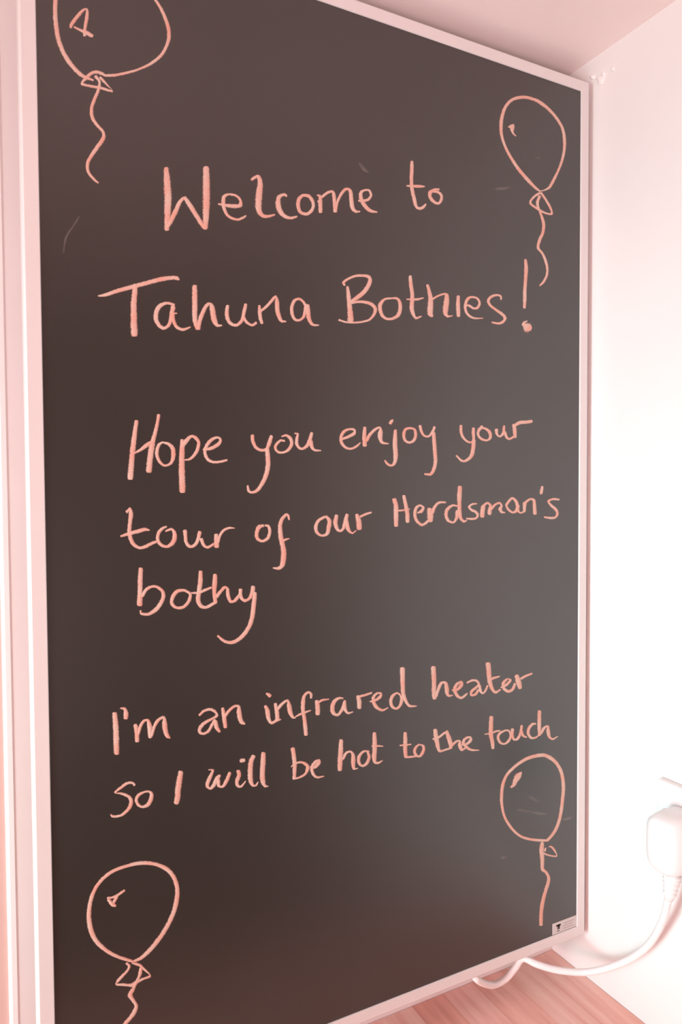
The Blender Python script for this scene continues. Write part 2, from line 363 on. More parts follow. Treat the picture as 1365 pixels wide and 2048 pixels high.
# control points on the board in 1/20 mm: x, z and the half width vector of each stroke
CHALK_WORDS = [
  ('Welcome', [
    ('W', '1991,15839,-37,-10 2003,15594,-54,-13 2013,15376,-58,-11 2004,15118,-52,-7 1987,14812,-37,-4/1997,14860,29,-11 2102,15061,33,-11 2208,15301,29,-11 2285,15404,17,-11/2300,15407,-24,-20 2388,15296,-32,-26 2492,15147,-31,-24 2615,14980,-28,-26 2668,14960,-17,-32/2682,15987,-49,-10 2683,15724,-57,-11 2679,15442,-59,-10 2670,15158,-51,-7 2654,14939,-39,-4'),
    ('e', '2895,15405,-3,-14 3045,15407,-4,-27 3206,15422,1,-34 3298,15458,30,-15 3293,15553,20,13 3208,15610,9,19 3087,15605,-1,19 3006,15558,-24,13 2985,15459,-34,-6 3004,15329,-28,-14 3073,15227,-16,-20 3224,15191,-3,-21 3337,15237,8,-18 3399,15286,8,-10'),
    ('l', '3508,15936,12,-13 3571,15991,13,-20 3634,16023,-22,-30 3675,15934,-44,-12 3659,15755,-56,-6 3640,15577,-59,-10 3649,15423,-48,-24 3732,15339,-17,-32 3849,15359,3,-23 3952,15401,4,-13'),
    ('c', '4186,15778,13,21 4142,15796,-3,23 4045,15738,-31,16 4018,15625,-47,-10 4053,15493,-43,-25 4128,15417,-22,-31 4259,15393,-3,-26 4391,15442,4,-17'),
    ('o', '4516,15855,-5,-27 4639,15857,-19,-29 4717,15770,-30,-15 4721,15670,-31,2 4660,15568,-22,19 4558,15517,2,28 4458,15544,26,24 4417,15646,38,10 4438,15770,34,-8 4516,15855,20,-15'),
    ('m', '4809,15908,-7,-16 4866,15899,-28,-15 4872,15778,-41,-9 4875,15606,-37,-7/4819,15789,10,-17 4877,15823,10,-17/4900,15884,17,-16 5015,15987,13,-19 5119,16031,-5,-25 5154,15992,-34,-14 5172,15852,-39,-10 5187,15670,-40,-10/5199,15692,23,0 5235,15863,24,-3 5330,16045,25,-11 5425,16135,8,-25 5508,16120,-32,-20 5531,15979,-43,-13 5554,15817,-41,-19 5625,15750,-16,-26 5717,15762,-1,-15'),
    ('e', '5687,15965,-1,-17 5783,15979,3,-24 5905,16026,17,-18 5967,16121,27,2 5931,16199,17,18 5845,16197,-4,18 5748,16133,-32,8 5747,16018,-40,-16 5819,15905,-36,-29 5941,15822,-18,-31 6101,15818,-4,-15'),
  ]),
  ('to', [
    ('t', '6912,16956,-34,-7 6911,16794,-42,-7 6900,16618,-42,-9 6918,16405,-41,-13 6970,16218,-41,-15 7009,16095,-32,-20 7088,16061,-5,-29 7181,16103,19,-20 7247,16176,14,-8/6788,16456,-1,-15 6957,16482,-1,-26 7089,16502,-1,-29 7216,16522,-1,-13'),
    ('o', '7572,16531,-1,20 7463,16507,-9,21 7355,16431,-42,12 7355,16332,-37,-19 7449,16257,-21,-27 7558,16247,10,-23 7626,16337,34,-3 7626,16426,29,17 7531,16475,13,27 7422,16459,1,18'),
  ]),
  ('Tahuna', [
    ('T', '858,13568,1,-10 975,13600,6,-24 1142,13678,8,-28 1397,13781,8,-31 1643,13878,8,-31 1863,13965,7,-34 2071,14021,2,-29 2147,14024,-9,-30 2184,14003,-9,-13/1448,13824,-31,-3 1442,13707,-41,-2 1422,13531,-43,-3 1419,13299,-47,-6 1420,13097,-51,-7 1426,12988,-47,-8'),
    ('a', '2095,13565,7,22 2006,13581,3,22 1931,13568,-8,24 1842,13506,-25,20 1789,13398,-36,4 1787,13280,-34,-12 1838,13190,-23,-23 1911,13153,-2,-27 1986,13197,19,-16 2032,13291,29,-6 2048,13396,32,-3 2080,13533,37,-4/2071,13428,-30,-5 2077,13310,-29,-10 2128,13204,-19,-19 2226,13161,-5,-24 2310,13185,5,-18 2372,13218,5,-10/2064,13420,0,-15 2139,13428,0,-12'),
    ('h', '2455,13929,-39,-5 2455,13741,-45,-6 2453,13560,-43,-5 2451,13410,-40,-6 2465,13291,-38,-13 2503,13204,-36,-18/2511,13197,31,-2 2535,13328,33,-5 2584,13469,32,-9 2648,13597,26,-13 2695,13648,12,-23 2735,13655,-25,-12 2765,13575,-42,-14 2780,13454,-47,-14 2810,13351,-39,-21 2857,13294,-13,-26 2934,13302,0,-12'),
    ('u', '3045,13660,-27,1 3028,13558,-35,-3 3035,13451,-34,-12 3083,13363,-22,-23 3180,13330,-1,-25 3262,13374,19,-18 3320,13465,27,-8 3346,13577,32,-3 3381,13721,27,-3/3337,13498,-27,-15 3377,13425,-21,-17 3443,13377,-12,-20 3510,13368,4,-21 3577,13414,13,-19'),
    ('n', '3639,13727,-22,-4 3646,13626,-34,-6 3654,13516,-33,-9 3686,13417,-26,-10/3655,13627,15,-17 3766,13718,17,-16 3869,13832,20,-15 3955,13922,2,-27 3981,13853,-36,-9 3988,13695,-41,-10 4021,13571,-36,-16 4073,13497,-16,-23 4156,13497,-2,-13'),
    ('a', '4552,13839,23,16 4499,13906,17,18 4419,13940,1,23 4330,13894,-23,15 4276,13775,-31,1 4284,13648,-31,-10 4327,13564,-21,-20 4407,13543,2,-21 4496,13598,21,-13 4542,13708,35,-5 4570,13841,39,-2/4597,13844,-36,-6 4605,13731,-43,-9 4622,13603,-40,-15 4676,13510,-23,-21 4748,13490,-5,-20 4827,13498,0,-10'),
  ]),
  ('Bothies', [
    ('B', '5442,14289,-27,-6 5461,14133,-42,-9 5479,13967,-48,-10 5497,13802,-55,-10 5506,13652,-63,-10/5376,14314,27,11 5357,14362,25,-9 5453,14441,12,-18 5626,14522,5,-22 5820,14551,-3,-26 5918,14535,-26,-25 5937,14462,-43,1 5878,14335,-40,16 5779,14213,-32,24 5643,14104,-26,28 5517,14014,-18,21/5527,13990,5,-21 5662,14030,2,-23 5817,14043,-6,-29 5974,14016,-20,-30 6053,13939,-39,-12 6023,13825,-28,10 5914,13711,-12,16 5757,13656,-4,18 5563,13621,0,17 5391,13615,4,18 5249,13642,7,18'),
    ('o', '6416,14187,-3,17 6274,14153,-12,18 6173,14047,-38,11 6163,13943,-40,-10 6213,13828,-30,-21 6313,13774,-8,-24 6455,13794,10,-24 6579,13876,35,-18 6631,14012,41,1 6610,14149,33,15 6539,14202,9,22 6416,14187,0,16'),
    ('t', '6867,14678,-35,-7 6881,14514,-44,-10 6912,14360,-44,-8 6912,14202,-48,-5 6901,14043,-50,-10 6943,13924,-36,-18 7006,13861,-6,-25 7133,13909,5,-13/6776,14212,-1,-11 6933,14225,0,-21 7060,14246,3,-21 7183,14283,3,-12'),
    ('h', '7285,14556,-31,-11 7327,14428,-42,-13 7359,14290,-54,-10 7355,14129,-67,-6 7348,13986,-64,-15 7391,13937,-31,-20/7392,14276,15,-18 7511,14352,11,-16 7665,14419,4,-19 7753,14417,-40,-21 7753,14282,-66,-4 7731,14117,-66,-4 7731,14027,-49,-18 7786,13979,-16,-23 7842,13985,3,-16 7909,14007,3,-8'),
    ('i', '8056,14421,-41,-4 8049,14256,-47,-5 8056,14112,-50,-7 8061,14012,-41,-6'),
    ('e', '8208,14256,-2,-18 8334,14261,-9,-24 8449,14219,-8,-24 8553,14240,22,-19 8612,14339,33,4 8553,14434,18,19 8414,14449,-1,22 8299,14395,-29,18 8242,14278,-38,2 8242,14169,-33,-10 8311,14066,-22,-21 8472,14013,-5,-19 8706,14038,0,-9'),
    ('s', '9194,14491,22,5 9181,14555,23,19 9085,14572,0,22 8941,14527,-18,22 8847,14431,-39,2 8894,14334,-26,-19 9062,14250,-20,-23 9231,14175,-27,-25 9304,14097,-41,-4 9231,14005,-21,21 9110,13968,0,23 8942,13975,4,19'),
    ('!', '9874,15433,-38,-8 9895,15254,-53,-8 9883,15042,-48,-4 9859,14770,-48,-4 9859,14579,-50,-5 9847,14385,-38,-3/9849,14011,-42,-40 9925,13967,-70,-87 9988,13953,-42,-85 10026,13946,-28,-57/9924,14101,-8,13 9836,14061,-21,14 9804,13997,-33,7'),
  ]),
  ('Hope', [
    ('H', '1440,11567,-30,4 1412,11398,-34,4 1388,11221,-38,4 1364,11045,-40,3 1347,10869,-41,3 1322,10606,-44,4/1809,11685,-26,3 1777,11513,-27,5 1730,11334,-31,7 1684,11140,-42,7 1652,10932,-44,4 1631,10725,-45,4/1385,11024,5,-9 1494,11084,12,-20 1611,11175,18,-26 1700,11229,11,-19'),
    ('o', '1869,11226,-9,12 1802,11173,-22,12 1768,11053,-28,0 1791,10934,-23,-11 1857,10846,-13,-17 1931,10832,3,-18 2007,10878,19,-14 2046,10983,34,-4 2040,11118,33,13 1966,11199,13,21 1869,11222,4,13'),
    ('p', '2201,11273,-26,-2 2204,11137,-40,0 2193,10971,-44,0 2191,10804,-49,-1 2193,10638,-49,-2 2196,10487,-50,-1 2198,10381,-46,-1/2215,11183,29,-23 2285,11268,25,-23 2363,11338,7,-23 2440,11317,-18,-22 2494,11235,-28,-5 2469,11112,-28,9 2405,11004,-20,16 2327,10942,-8,18 2243,10929,-1,10'),
    ('e', '2570,11111,2,-14 2689,11132,7,-25 2800,11181,15,-25 2873,11245,24,-14 2882,11307,20,11 2826,11333,-2,18 2722,11287,-17,22 2642,11193,-26,14 2601,11085,-28,-1 2639,10962,-22,-15 2733,10902,-7,-22 2861,10904,2,-20 3003,10937,4,-18'),
  ]),
  ('you', [
    ('y', '3486,11392,-30,-3 3493,11281,-32,-10 3551,11172,-22,-20 3652,11126,-3,-24 3754,11152,20,-21 3807,11258,35,-12 3851,11387,29,-8/3763,11161,-37,-4 3778,11001,-43,-3 3777,10841,-43,4 3741,10680,-39,12 3663,10520,-31,17 3560,10393,-19,22 3459,10362,0,22 3401,10394,22,12 3385,10481,18,3'),
    ('o', '4110,11306,2,18 4032,11312,-8,19 3953,11245,-23,14 3926,11172,-26,-5 3978,11101,-11,-19 4082,11095,4,-20 4188,11146,21,-19 4251,11253,33,-4 4225,11358,28,18 4137,11409,5,22 4050,11385,-3,11'),
    ('u', '4314,11450,-2,-15 4376,11443,-21,-9 4358,11353,-30,2 4357,11255,-29,-9 4419,11175,-12,-21 4509,11185,14,-21 4600,11278,36,-15 4665,11469,30,-7/4646,11312,-40,-7 4663,11213,-32,-14 4726,11149,-10,-20 4851,11143,-1,-12'),
  ]),
  ('enjoy', [
    ('e', '5311,11375,9,-20 5455,11429,13,-24 5571,11492,29,-19 5571,11560,17,19 5455,11568,-5,20 5340,11510,-24,20 5283,11408,-32,3 5301,11290,-29,-14 5396,11208,-13,-21 5511,11194,4,-20 5627,11247,14,-18 5706,11314,9,-8'),
    ('n', '5809,11611,-35,1 5795,11457,-43,-1 5803,11260,-47,-3/5843,11355,31,-15 5923,11478,27,-17 6043,11585,18,-20 6143,11623,-8,-20 6163,11554,-46,-3 6152,11433,-52,-8 6202,11330,-20,-22 6344,11308,-3,-12'),
    ('j', '6509,11583,-33,0 6498,11425,-49,0 6498,11250,-53,-3 6511,11075,-52,0 6486,10934,-34,12 6414,10877,-5,22 6322,10906,16,18 6261,10975,16,11/6444,11787,-17,9 6419,11755,-28,16 6382,11710,-28,16'),
    ('o', '6852,11639,-8,22 6748,11609,-24,18 6705,11502,-37,0 6736,11388,-25,-16 6841,11347,0,-23 6947,11394,27,-17 6990,11511,36,0 6958,11616,22,17 6852,11639,8,22'),
    ('y', '7096,11692,-33,-8 7128,11586,-30,-11 7193,11499,-17,-19 7300,11484,8,-19 7387,11559,27,-14 7453,11678,32,-11/7431,11560,-41,-3 7442,11380,-46,-4 7463,11163,-48,-4 7474,10964,-44,2 7430,10801,-39,12 7353,10710,-15,26 7202,10709,0,18'),
  ]),
  ('your', [
    ('y', '8124,11733,-36,-3 8133,11577,-35,-9 8220,11450,-22,-17 8358,11389,-3,-20 8451,11438,28,-9 8451,11568,42,1 8451,11689,37,1/8462,11438,-46,2 8446,11289,-51,5 8405,11120,-44,16 8289,11016,-19,25 8151,10995,11,22 8003,11104,15,14'),
    ('o', '8685,11735,-32,21 8591,11647,-36,12 8579,11554,-31,-9 8661,11472,-18,-22 8804,11444,3,-21 8899,11497,36,-10 8887,11620,39,16 8779,11691,16,22 8697,11704,5,17'),
    ('u', '9071,11683,-46,-6 9086,11588,-30,-13 9164,11537,4,-21 9261,11613,36,-11 9285,11766,32,-2/9305,11633,-39,-12 9359,11520,-29,-18 9445,11494,4,-25 9557,11545,16,-21'),
    ('r', '9556,11805,-44,-7 9581,11681,-54,-6 9594,11536,-42,-3/9593,11797,20,-28 9731,11860,13,-35 9907,11876,5,-36 10073,11902,7,-34'),
  ]),
  ('tour', [
    ('t', '1254,10047,14,-17 1304,10090,-10,-32 1325,10024,-33,-1 1311,9892,-30,4 1295,9745,-31,0 1312,9612,-30,-8 1360,9507,-21,-20 1460,9444,-4,-23 1562,9462,8,-26 1666,9510,10,-23 1740,9537,7,-20/1156,9647,4,-15 1291,9687,7,-27 1450,9726,7,-30 1552,9749,2,-27 1625,9735,-2,-12'),
    ('o', '1914,9786,-6,14 1847,9758,-14,19 1779,9685,-25,13 1763,9581,-26,-3 1806,9489,-18,-19 1902,9443,0,-23 1993,9482,22,-25 2047,9571,36,-11 2049,9676,30,9 1997,9739,4,22 1898,9708,-5,14'),
    ('u', '2232,9708,-34,-3 2242,9609,-29,-2 2252,9502,-26,-10 2313,9431,-10,-24 2391,9443,15,-22 2454,9525,27,-12 2495,9677,30,-8/2517,9553,-29,-11 2563,9443,-21,-15 2634,9402,2,-23 2738,9452,10,-20'),
    ('r', '2787,9621,-32,-1 2794,9512,-45,0 2793,9403,-43,2/2826,9495,23,-7 2859,9603,20,-10 2933,9694,14,-17 3031,9730,3,-19 3129,9723,0,-8'),
  ]),
  ('of', [
    ('o', '3677,9756,-9,23 3592,9727,-30,24 3548,9616,-35,5 3564,9520,-25,-16 3657,9471,1,-24 3760,9520,23,-18 3804,9640,29,-3 3779,9737,22,15 3711,9759,6,18'),
    ('f', '4190,9848,16,3 4173,9922,21,9 4138,9947,-11,21 4050,9868,-29,16 4008,9747,-38,5 4012,9601,-42,-2 4037,9453,-45,-6 4071,9289,-49,-2 4066,9110,-51,8 4033,8997,-36,22 3963,8955,-6,26 3859,8971,1,11/4072,9468,8,-22 4143,9490,5,-16 4196,9496,1,-6'),
  ]),
  ('our', [
    ('o', '4932,9886,-14,22 4802,9823,-21,19 4737,9716,-36,7 4754,9599,-27,-14 4855,9532,-4,-21 4967,9558,25,-21 5005,9675,42,-9 5025,9809,40,7 4951,9894,22,15'),
    ('u', '5176,9906,-36,6 5153,9772,-45,0 5184,9653,-31,-16 5260,9608,3,-24 5327,9665,30,-15 5375,9800,41,-11 5405,9918,34,-7/5395,9782,-41,-7 5432,9628,-35,-14 5519,9557,-2,-19 5606,9605,6,-9'),
    ('r', '5618,9914,-34,-9 5660,9793,-54,-8 5675,9638,-55,-3/5696,9869,11,-20 5794,9910,9,-21 5943,9950,6,-17'),
  ]),
  ("Herdsman's", [
    ('H', '6474,10202,-46,-11 6515,10078,-53,-4 6515,9884,-54,1 6518,9672,-48,1/6703,10270,-35,-6 6744,10092,-43,-6 6782,9914,-48,-4 6790,9744,-44,0/6536,9972,1,-16 6681,9978,3,-18 6839,10002,2,-11'),
    ('e', '7030,9918,8,-15 7126,9952,26,-24 7169,10023,32,6 7094,10069,-2,22 6998,10017,-31,16 6966,9892,-38,0 7008,9766,-31,-15 7125,9673,-9,-26 7233,9706,17,-23 7299,9758,18,-16'),
    ('r', '7321,9993,-54,-5 7343,9866,-72,-3 7342,9748,-61,2/7397,9920,40,-15 7452,10028,31,-18 7562,10121,12,-24 7729,10124,1,-18'),
    ('d', '8021,10046,2,18 7908,10057,-10,23 7773,9976,-35,20 7740,9858,-42,-2 7795,9746,-25,-21 7931,9702,8,-21 8010,9796,38,-14 8044,9925,62,-12/8097,10443,-55,3 8083,10258,-57,2 8083,10073,-50,0 8090,9906,-50,-4 8124,9775,-35,-13 8204,9717,-11,-26 8273,9731,5,-15'),
    ('s', '8541,10085,-2,15 8424,10077,-10,19 8343,10022,-34,5 8401,9956,-19,-19 8518,9907,-23,-21 8565,9840,-33,4 8494,9766,-9,24 8262,9772,0,17'),
    ('m', '8718,10026,-58,9 8694,9913,-59,6 8687,9809,-57,4/8730,10045,20,-24 8825,10096,0,-25 8909,10042,-36,-10 8892,9947,-52,5 8885,9862,-53,4/8933,9965,27,-20 9041,10059,18,-20 9162,10092,-6,-22 9216,10028,-32,-1 9175,9961,-49,-1 9224,9893,-22,-22 9310,9878,-3,-13'),
    ('a', '9338,10039,26,-15 9449,10153,27,-20 9524,10191,-7,-26 9624,10122,-37,-16 9662,10005,-45,1 9624,9908,-33,22 9524,9881,6,23 9400,9951,23,17 9351,10029,26,10/9687,10024,-45,4 9674,9927,-41,-9 9750,9867,-5,-19 9864,9894,8,-19'),
    ('n', '9876,10080,-56,5 9864,9982,-48,3 9864,9894,-36,1/9901,10099,22,-24 10029,10166,8,-23 10131,10145,-36,-18 10158,10017,-49,-3 10172,9839,-52,-1'),
    ("'", '10385,10440,-36,4 10369,10361,-46,6 10351,10291,-41,7'),
    ('s', '10896,10146,2,22 10708,10159,-5,24 10576,10110,-38,9 10655,10019,-28,-18 10803,9916,-35,-18 10844,9815,-40,6 10764,9736,-15,24 10604,9734,2,26 10445,9758,4,18'),
  ]),
  ('bothy', [
    ('b', '1473,9092,-33,3 1461,8904,-38,4 1454,8700,-38,4 1446,8477,-43,5/1493,8623,20,-14 1568,8738,16,-21 1688,8777,0,-21 1798,8722,-17,-19 1848,8624,-30,0 1814,8504,-28,16 1719,8380,-22,27 1589,8312,-6,24 1471,8330,8,18 1462,8379,18,2'),
    ('o', '2214,8674,-3,21 2090,8664,-14,26 2003,8566,-29,15 1992,8453,-26,-9 2076,8379,-5,-22 2201,8388,12,-22 2289,8487,26,-14 2310,8600,23,8 2214,8674,12,16'),
    ('t', '2500,8982,-33,3 2493,8799,-39,6 2466,8627,-37,7 2450,8474,-37,-3 2502,8373,-20,-23 2600,8346,5,-25 2730,8404,11,-24 2781,8419,7,-17/2329,8618,0,-13 2456,8613,4,-21 2574,8649,9,-22 2694,8689,7,-17'),
    ('h', '2760,8909,-34,3 2755,8782,-42,5 2743,8608,-36,2 2761,8421,-34,-1/2782,8517,24,-20 2853,8600,21,-20 2935,8673,10,-24 2985,8645,-24,-8 2994,8531,-32,-6 3044,8412,-17,-21 3126,8426,16,-24 3199,8506,21,-18'),
    ('y', '3231,8616,-33,2 3230,8493,-31,-8 3302,8408,-7,-25 3396,8441,19,-20 3450,8537,36,-14 3472,8646,37,-9/3503,8533,-36,6 3480,8334,-40,7 3446,8096,-39,12 3370,7903,-33,20 3233,7747,-23,28 3067,7674,-7,30 2924,7709,11,22 2794,7821,11,13'),
  ]),
  ("I'm", [
    ('I', '1011,6702,-35,2 1023,6530,-41,3 1030,6351,-42,5 1030,6173,-42,6 1032,6017,-40,6'),
    ("'", '1103,6773,-1,-9 1171,6752,-17,-16 1196,6667,-35,0 1190,6586,-33,7'),
    ('m', '1347,6456,-30,-1 1367,6326,-36,2 1372,6167,-33,4/1395,6291,21,-9 1426,6406,23,-13 1486,6495,14,-19 1552,6499,-13,-17 1580,6412,-35,-2 1589,6289,-37,4 1588,6199,-31,5/1615,6224,21,-10 1661,6369,23,-14 1730,6472,18,-21 1820,6503,-11,-22 1838,6401,-40,1 1847,6278,-38,-2 1883,6172,-28,-13 1925,6134,-9,-11'),
  ]),
  ('an', [
    ('a', '2448,6448,13,-16 2528,6509,11,-21 2632,6525,0,-22 2719,6481,-17,-17 2767,6395,-24,12 2670,6347,-11,21 2541,6296,-16,24 2453,6216,-28,19 2453,6146,-23,-13 2523,6107,3,-22 2611,6143,17,-19 2676,6243,22,-17 2733,6313,22,-19/2741,6296,-32,1 2756,6183,-35,-7 2812,6095,-20,-10'),
    ('n', '2873,6513,-24,0 2896,6367,-37,1 2918,6157,-34,2/2912,6349,20,-16 2978,6434,20,-20 3078,6507,11,-23 3169,6501,-15,-17 3176,6420,-41,2 3192,6290,-41,-3 3224,6204,-30,-18 3282,6163,-11,-16'),
  ]),
  ('infrared', [
    ('i', '3684,6434,-24,-7 3726,6338,-40,-4 3742,6205,-38,-6 3802,6097,-9,-25 3907,6130,10,-26 3986,6134,3,-12/3703,6660,-7,-14 3746,6637,-17,-21 3781,6600,-25,-20'),
    ('n', '3884,6446,-29,-1 3909,6311,-40,1 3925,6143,-40,2/3935,6339,20,-19 4015,6418,19,-22 4122,6469,-5,-22 4156,6373,-40,-4 4182,6236,-41,-6 4235,6137,-19,-15 4288,6120,-2,-13'),
    ('f', '4611,6451,24,-3 4612,6526,25,7 4557,6564,-6,22 4475,6512,-25,17 4447,6399,-40,10 4442,6265,-38,4 4463,6111,-36,1 4483,5957,-40,2 4500,5760,-38,3/4289,6141,6,-11 4372,6167,9,-20 4481,6192,8,-22 4600,6211,4,-12'),
    ('r', '4731,6375,-37,0 4749,6254,-46,4 4748,6118,-46,7/4758,6337,11,-19 4852,6374,7,-22 4992,6371,1,-10'),
    ('a', '5297,6345,1,14 5211,6361,-8,24 5115,6319,-29,26 5067,6224,-45,13 5076,6102,-37,-13 5171,6037,3,-26 5248,6094,25,-20 5306,6189,32,-16 5335,6288,28,-10/5326,6255,-38,3 5334,6133,-37,-6 5402,6039,-9,-20 5509,6046,3,-11'),
    ('r', '5628,6342,-39,-1 5653,6225,-47,2 5656,6102,-43,5/5638,6328,6,-23 5776,6339,7,-23 5936,6364,7,-19'),
    ('e', '5895,6194,3,-14 6016,6199,10,-21 6138,6262,27,-23 6148,6322,16,14 6057,6335,-11,20 5976,6267,-34,15 5985,6159,-38,-6 6056,6052,-25,-22 6188,5979,-1,-23 6311,6009,6,-12'),
    ('d', '6602,6232,11,18 6519,6280,-5,20 6415,6223,-31,22 6379,6120,-37,4 6424,6006,-24,-16 6528,5964,9,-23 6612,6033,30,-17 6644,6154,42,-6 6613,6213,23,7/6657,6765,-57,6 6660,6567,-55,6 6666,6386,-50,5 6676,6240,-45,-1 6728,6106,-36,-11 6823,5975,-15,-22 6995,5944,-1,-13'),
  ]),
  ('heater', [
    ('h', '7416,6698,-55,5 7425,6531,-57,5 7431,6345,-55,7 7431,6179,-55,6 7442,6039,-49,4/7486,6079,32,-13 7542,6220,35,-16 7620,6339,25,-27 7721,6326,-29,-20 7755,6210,-53,0 7766,6096,-43,-5 7811,6043,-8,-24 7913,6042,2,-11'),
    ('e', '7890,6154,2,-17 8027,6144,16,-27 8143,6233,36,-22 8142,6289,6,25 8027,6267,-26,25 7959,6163,-43,9 8005,6044,-34,-15 8119,5953,-3,-26 8235,5993,18,-22 8293,6032,10,-9'),
    ('a', '8282,6256,10,-18 8422,6291,6,-23 8540,6266,-16,-19 8599,6182,-35,8 8516,6116,-23,22 8399,6046,-32,21 8399,5980,-18,-20 8504,5975,19,-25 8587,6059,29,-20/8623,6150,-33,0 8647,6032,-37,-7 8706,5975,0,-23 8778,6014,24,-16 8838,6121,22,-10'),
    ('t', '8850,6601,-67,3 8874,6406,-62,3 8898,6210,-57,-1 8959,6047,-43,-12 9057,5946,-6,-30 9191,5986,12,-19/8838,6218,10,-17 8995,6265,13,-27 9166,6282,5,-16'),
    ('e', '9203,6033,8,-15 9364,6071,23,-26 9476,6164,35,-9 9389,6195,-11,21 9277,6121,-39,17 9290,6002,-39,-12 9414,5917,-4,-31 9539,5949,30,-25 9602,6059,35,-16'),
    ('r', '9652,6240,-53,-6 9703,6105,-73,-7 9754,5950,-56,-4/9779,6154,17,-27 9919,6196,15,-27 10099,6229,11,-22'),
  ]),
  ('So', [
    ('S', '1317,5428,16,13 1282,5473,5,18 1195,5483,-8,21 1094,5428,-13,20 1001,5365,-18,4 1093,5331,-5,-16 1192,5273,-12,-18 1256,5193,-28,-3 1240,5083,-27,17 1174,5007,-16,20 1087,4959,-7,21 960,4968,2,19 925,5009,9,8'),
    ('o', '1469,5277,-9,17 1380,5242,-18,21 1343,5167,-25,5 1378,5076,-17,-13 1450,5026,1,-20 1539,5050,22,-27 1592,5145,31,-15 1594,5236,23,6 1542,5274,2,16 1469,5277,-2,15'),
  ]),
  ('I', [
    ('I', '2107,5504,-38,14 2079,5354,-44,16 2054,5204,-47,15 2044,5067,-45,16 2017,4972,-40,19'),
  ]),
  ('will', [
    ('w', '2598,5448,-1,-8 2678,5425,-22,-7 2645,5345,-27,16 2588,5230,-32,16 2579,5152,-27,-6 2634,5106,6,-23 2699,5160,29,-25 2757,5260,33,-26 2806,5306,18,-19/2781,5223,-32,4 2788,5126,-24,-12 2860,5096,12,-21 2935,5193,30,-21 2994,5318,26,-15'),
    ('i', '3151,5328,-34,0 3167,5244,-36,11 3124,5140,-35,11 3140,5056,-23,-14 3206,5027,10,-20 3291,5107,8,-8/3191,5498,5,-28 3228,5497,7,-34 3270,5499,7,-30'),
    ('l', '3448,5540,-34,21 3396,5444,-43,17 3381,5284,-46,10 3384,5121,-43,1 3425,5007,-21,-15 3493,4994,10,-19 3531,5047,7,-6'),
    ('l', '3639,5563,-39,9 3631,5401,-46,11 3615,5191,-46,9 3622,5042,-44,0 3664,4943,-19,-15 3725,4926,-1,-11'),
  ]),
  ('be', [
    ('b', '4226,5548,-41,2 4248,5394,-41,3 4264,5224,-41,6 4258,5091,-36,8 4253,4974,-36,8/4192,5204,7,-11 4291,5252,8,-18 4400,5252,-2,-20 4491,5198,-21,-20 4536,5122,-38,9 4480,5015,-19,19 4362,4970,-7,19 4226,4966,-4,17'),
    ('e', '4600,5093,5,-12 4693,5110,20,-28 4777,5179,27,-20 4777,5222,0,20 4684,5197,-22,24 4619,5107,-33,11 4645,4983,-28,-9 4728,4899,-6,-20 4868,4892,2,-12'),
  ]),
  ('hot', [
    ('h', '5249,5529,-40,8 5242,5388,-48,10 5231,5217,-52,12 5221,5046,-50,11 5216,4951,-46,10/5289,5155,25,-17 5357,5255,19,-21 5454,5267,-7,-19 5512,5184,-38,-2 5512,5044,-47,6 5531,4918,-27,-13 5609,4907,1,-11'),
    ('o', '5869,5199,0,16 5749,5220,-11,22 5650,5142,-32,19 5639,5021,-34,-3 5718,4936,-3,-22 5818,4970,27,-23 5873,5084,34,-8 5839,5196,25,2'),
    ('t', '5996,5549,-36,5 6001,5380,-48,8 6000,5203,-50,10 5989,5063,-50,8 6009,4953,-27,-13 6090,4929,6,-22 6176,4958,6,-10/5930,5300,0,-12 6071,5275,-1,-18 6193,5249,-1,-11'),
  ]),
  ('to', [
    ('t', '6720,5431,-40,6 6723,5276,-47,8 6719,5096,-47,7 6733,4939,-42,5/6712,4933,1,-22 6850,4912,2,-22 6978,4903,3,-19/6586,5195,1,-15 6723,5182,2,-20 6861,5171,2,-13'),
    ('o', '7065,5136,-13,15 6979,5087,-27,20 6947,5001,-36,3 7000,4909,-18,-19 7087,4893,19,-26 7163,4981,37,-17 7163,5082,29,7 7087,5123,9,15'),
  ]),
  ('the', [
    ('t', '7460,5374,-48,3 7482,5222,-55,2 7515,5068,-52,-2 7571,4909,-21,-22 7728,4909,6,-21 7887,4919,6,-17/7394,5190,5,-15 7549,5201,12,-22 7683,5263,17,-23 7774,5295,13,-20'),
    ('h', '7751,5289,-38,-5 7808,5149,-52,-5 7853,5010,-52,1 7853,4925,-39,7/7864,4951,24,-24 7978,5026,18,-25 8082,5037,-15,-18 8093,4949,-49,-4 8151,4835,-20,-29 8256,4855,9,-17'),
    ('e', '8140,4941,3,-16 8279,4936,15,-26 8384,5004,35,-21 8373,5064,9,18 8256,5064,-20,27 8186,4990,-39,7 8256,4883,-28,-18 8396,4786,-8,-22 8604,4742,-1,-11'),
  ]),
  ('touch', [
    ('t', '8945,5416,-53,10 8933,5233,-58,10 8934,5019,-58,6 8970,4858,-51,2 8990,4718,-41,3/8752,5069,1,-10 8921,5056,6,-20 9067,5079,8,-22 9178,5077,3,-16'),
    ('o', '9314,5055,-12,19 9178,5018,-27,25 9129,4928,-37,5 9191,4810,-24,-16 9315,4760,7,-22 9439,4817,31,-22 9489,4927,35,-5 9426,5036,16,15 9314,5058,1,19'),
    ('u', '9539,5048,-45,10 9527,4921,-47,1 9590,4808,-16,-18 9691,4814,26,-24 9767,4921,37,-15 9805,5084,38,-11/9792,4977,-38,-5 9844,4858,-30,-14 9947,4801,-10,-14'),
    ('c', '10218,5064,-2,20 10127,5073,-20,27 10023,4999,-39,21 9993,4884,-43,1 10076,4770,-19,-21 10207,4748,9,-23 10311,4791,13,-15'),
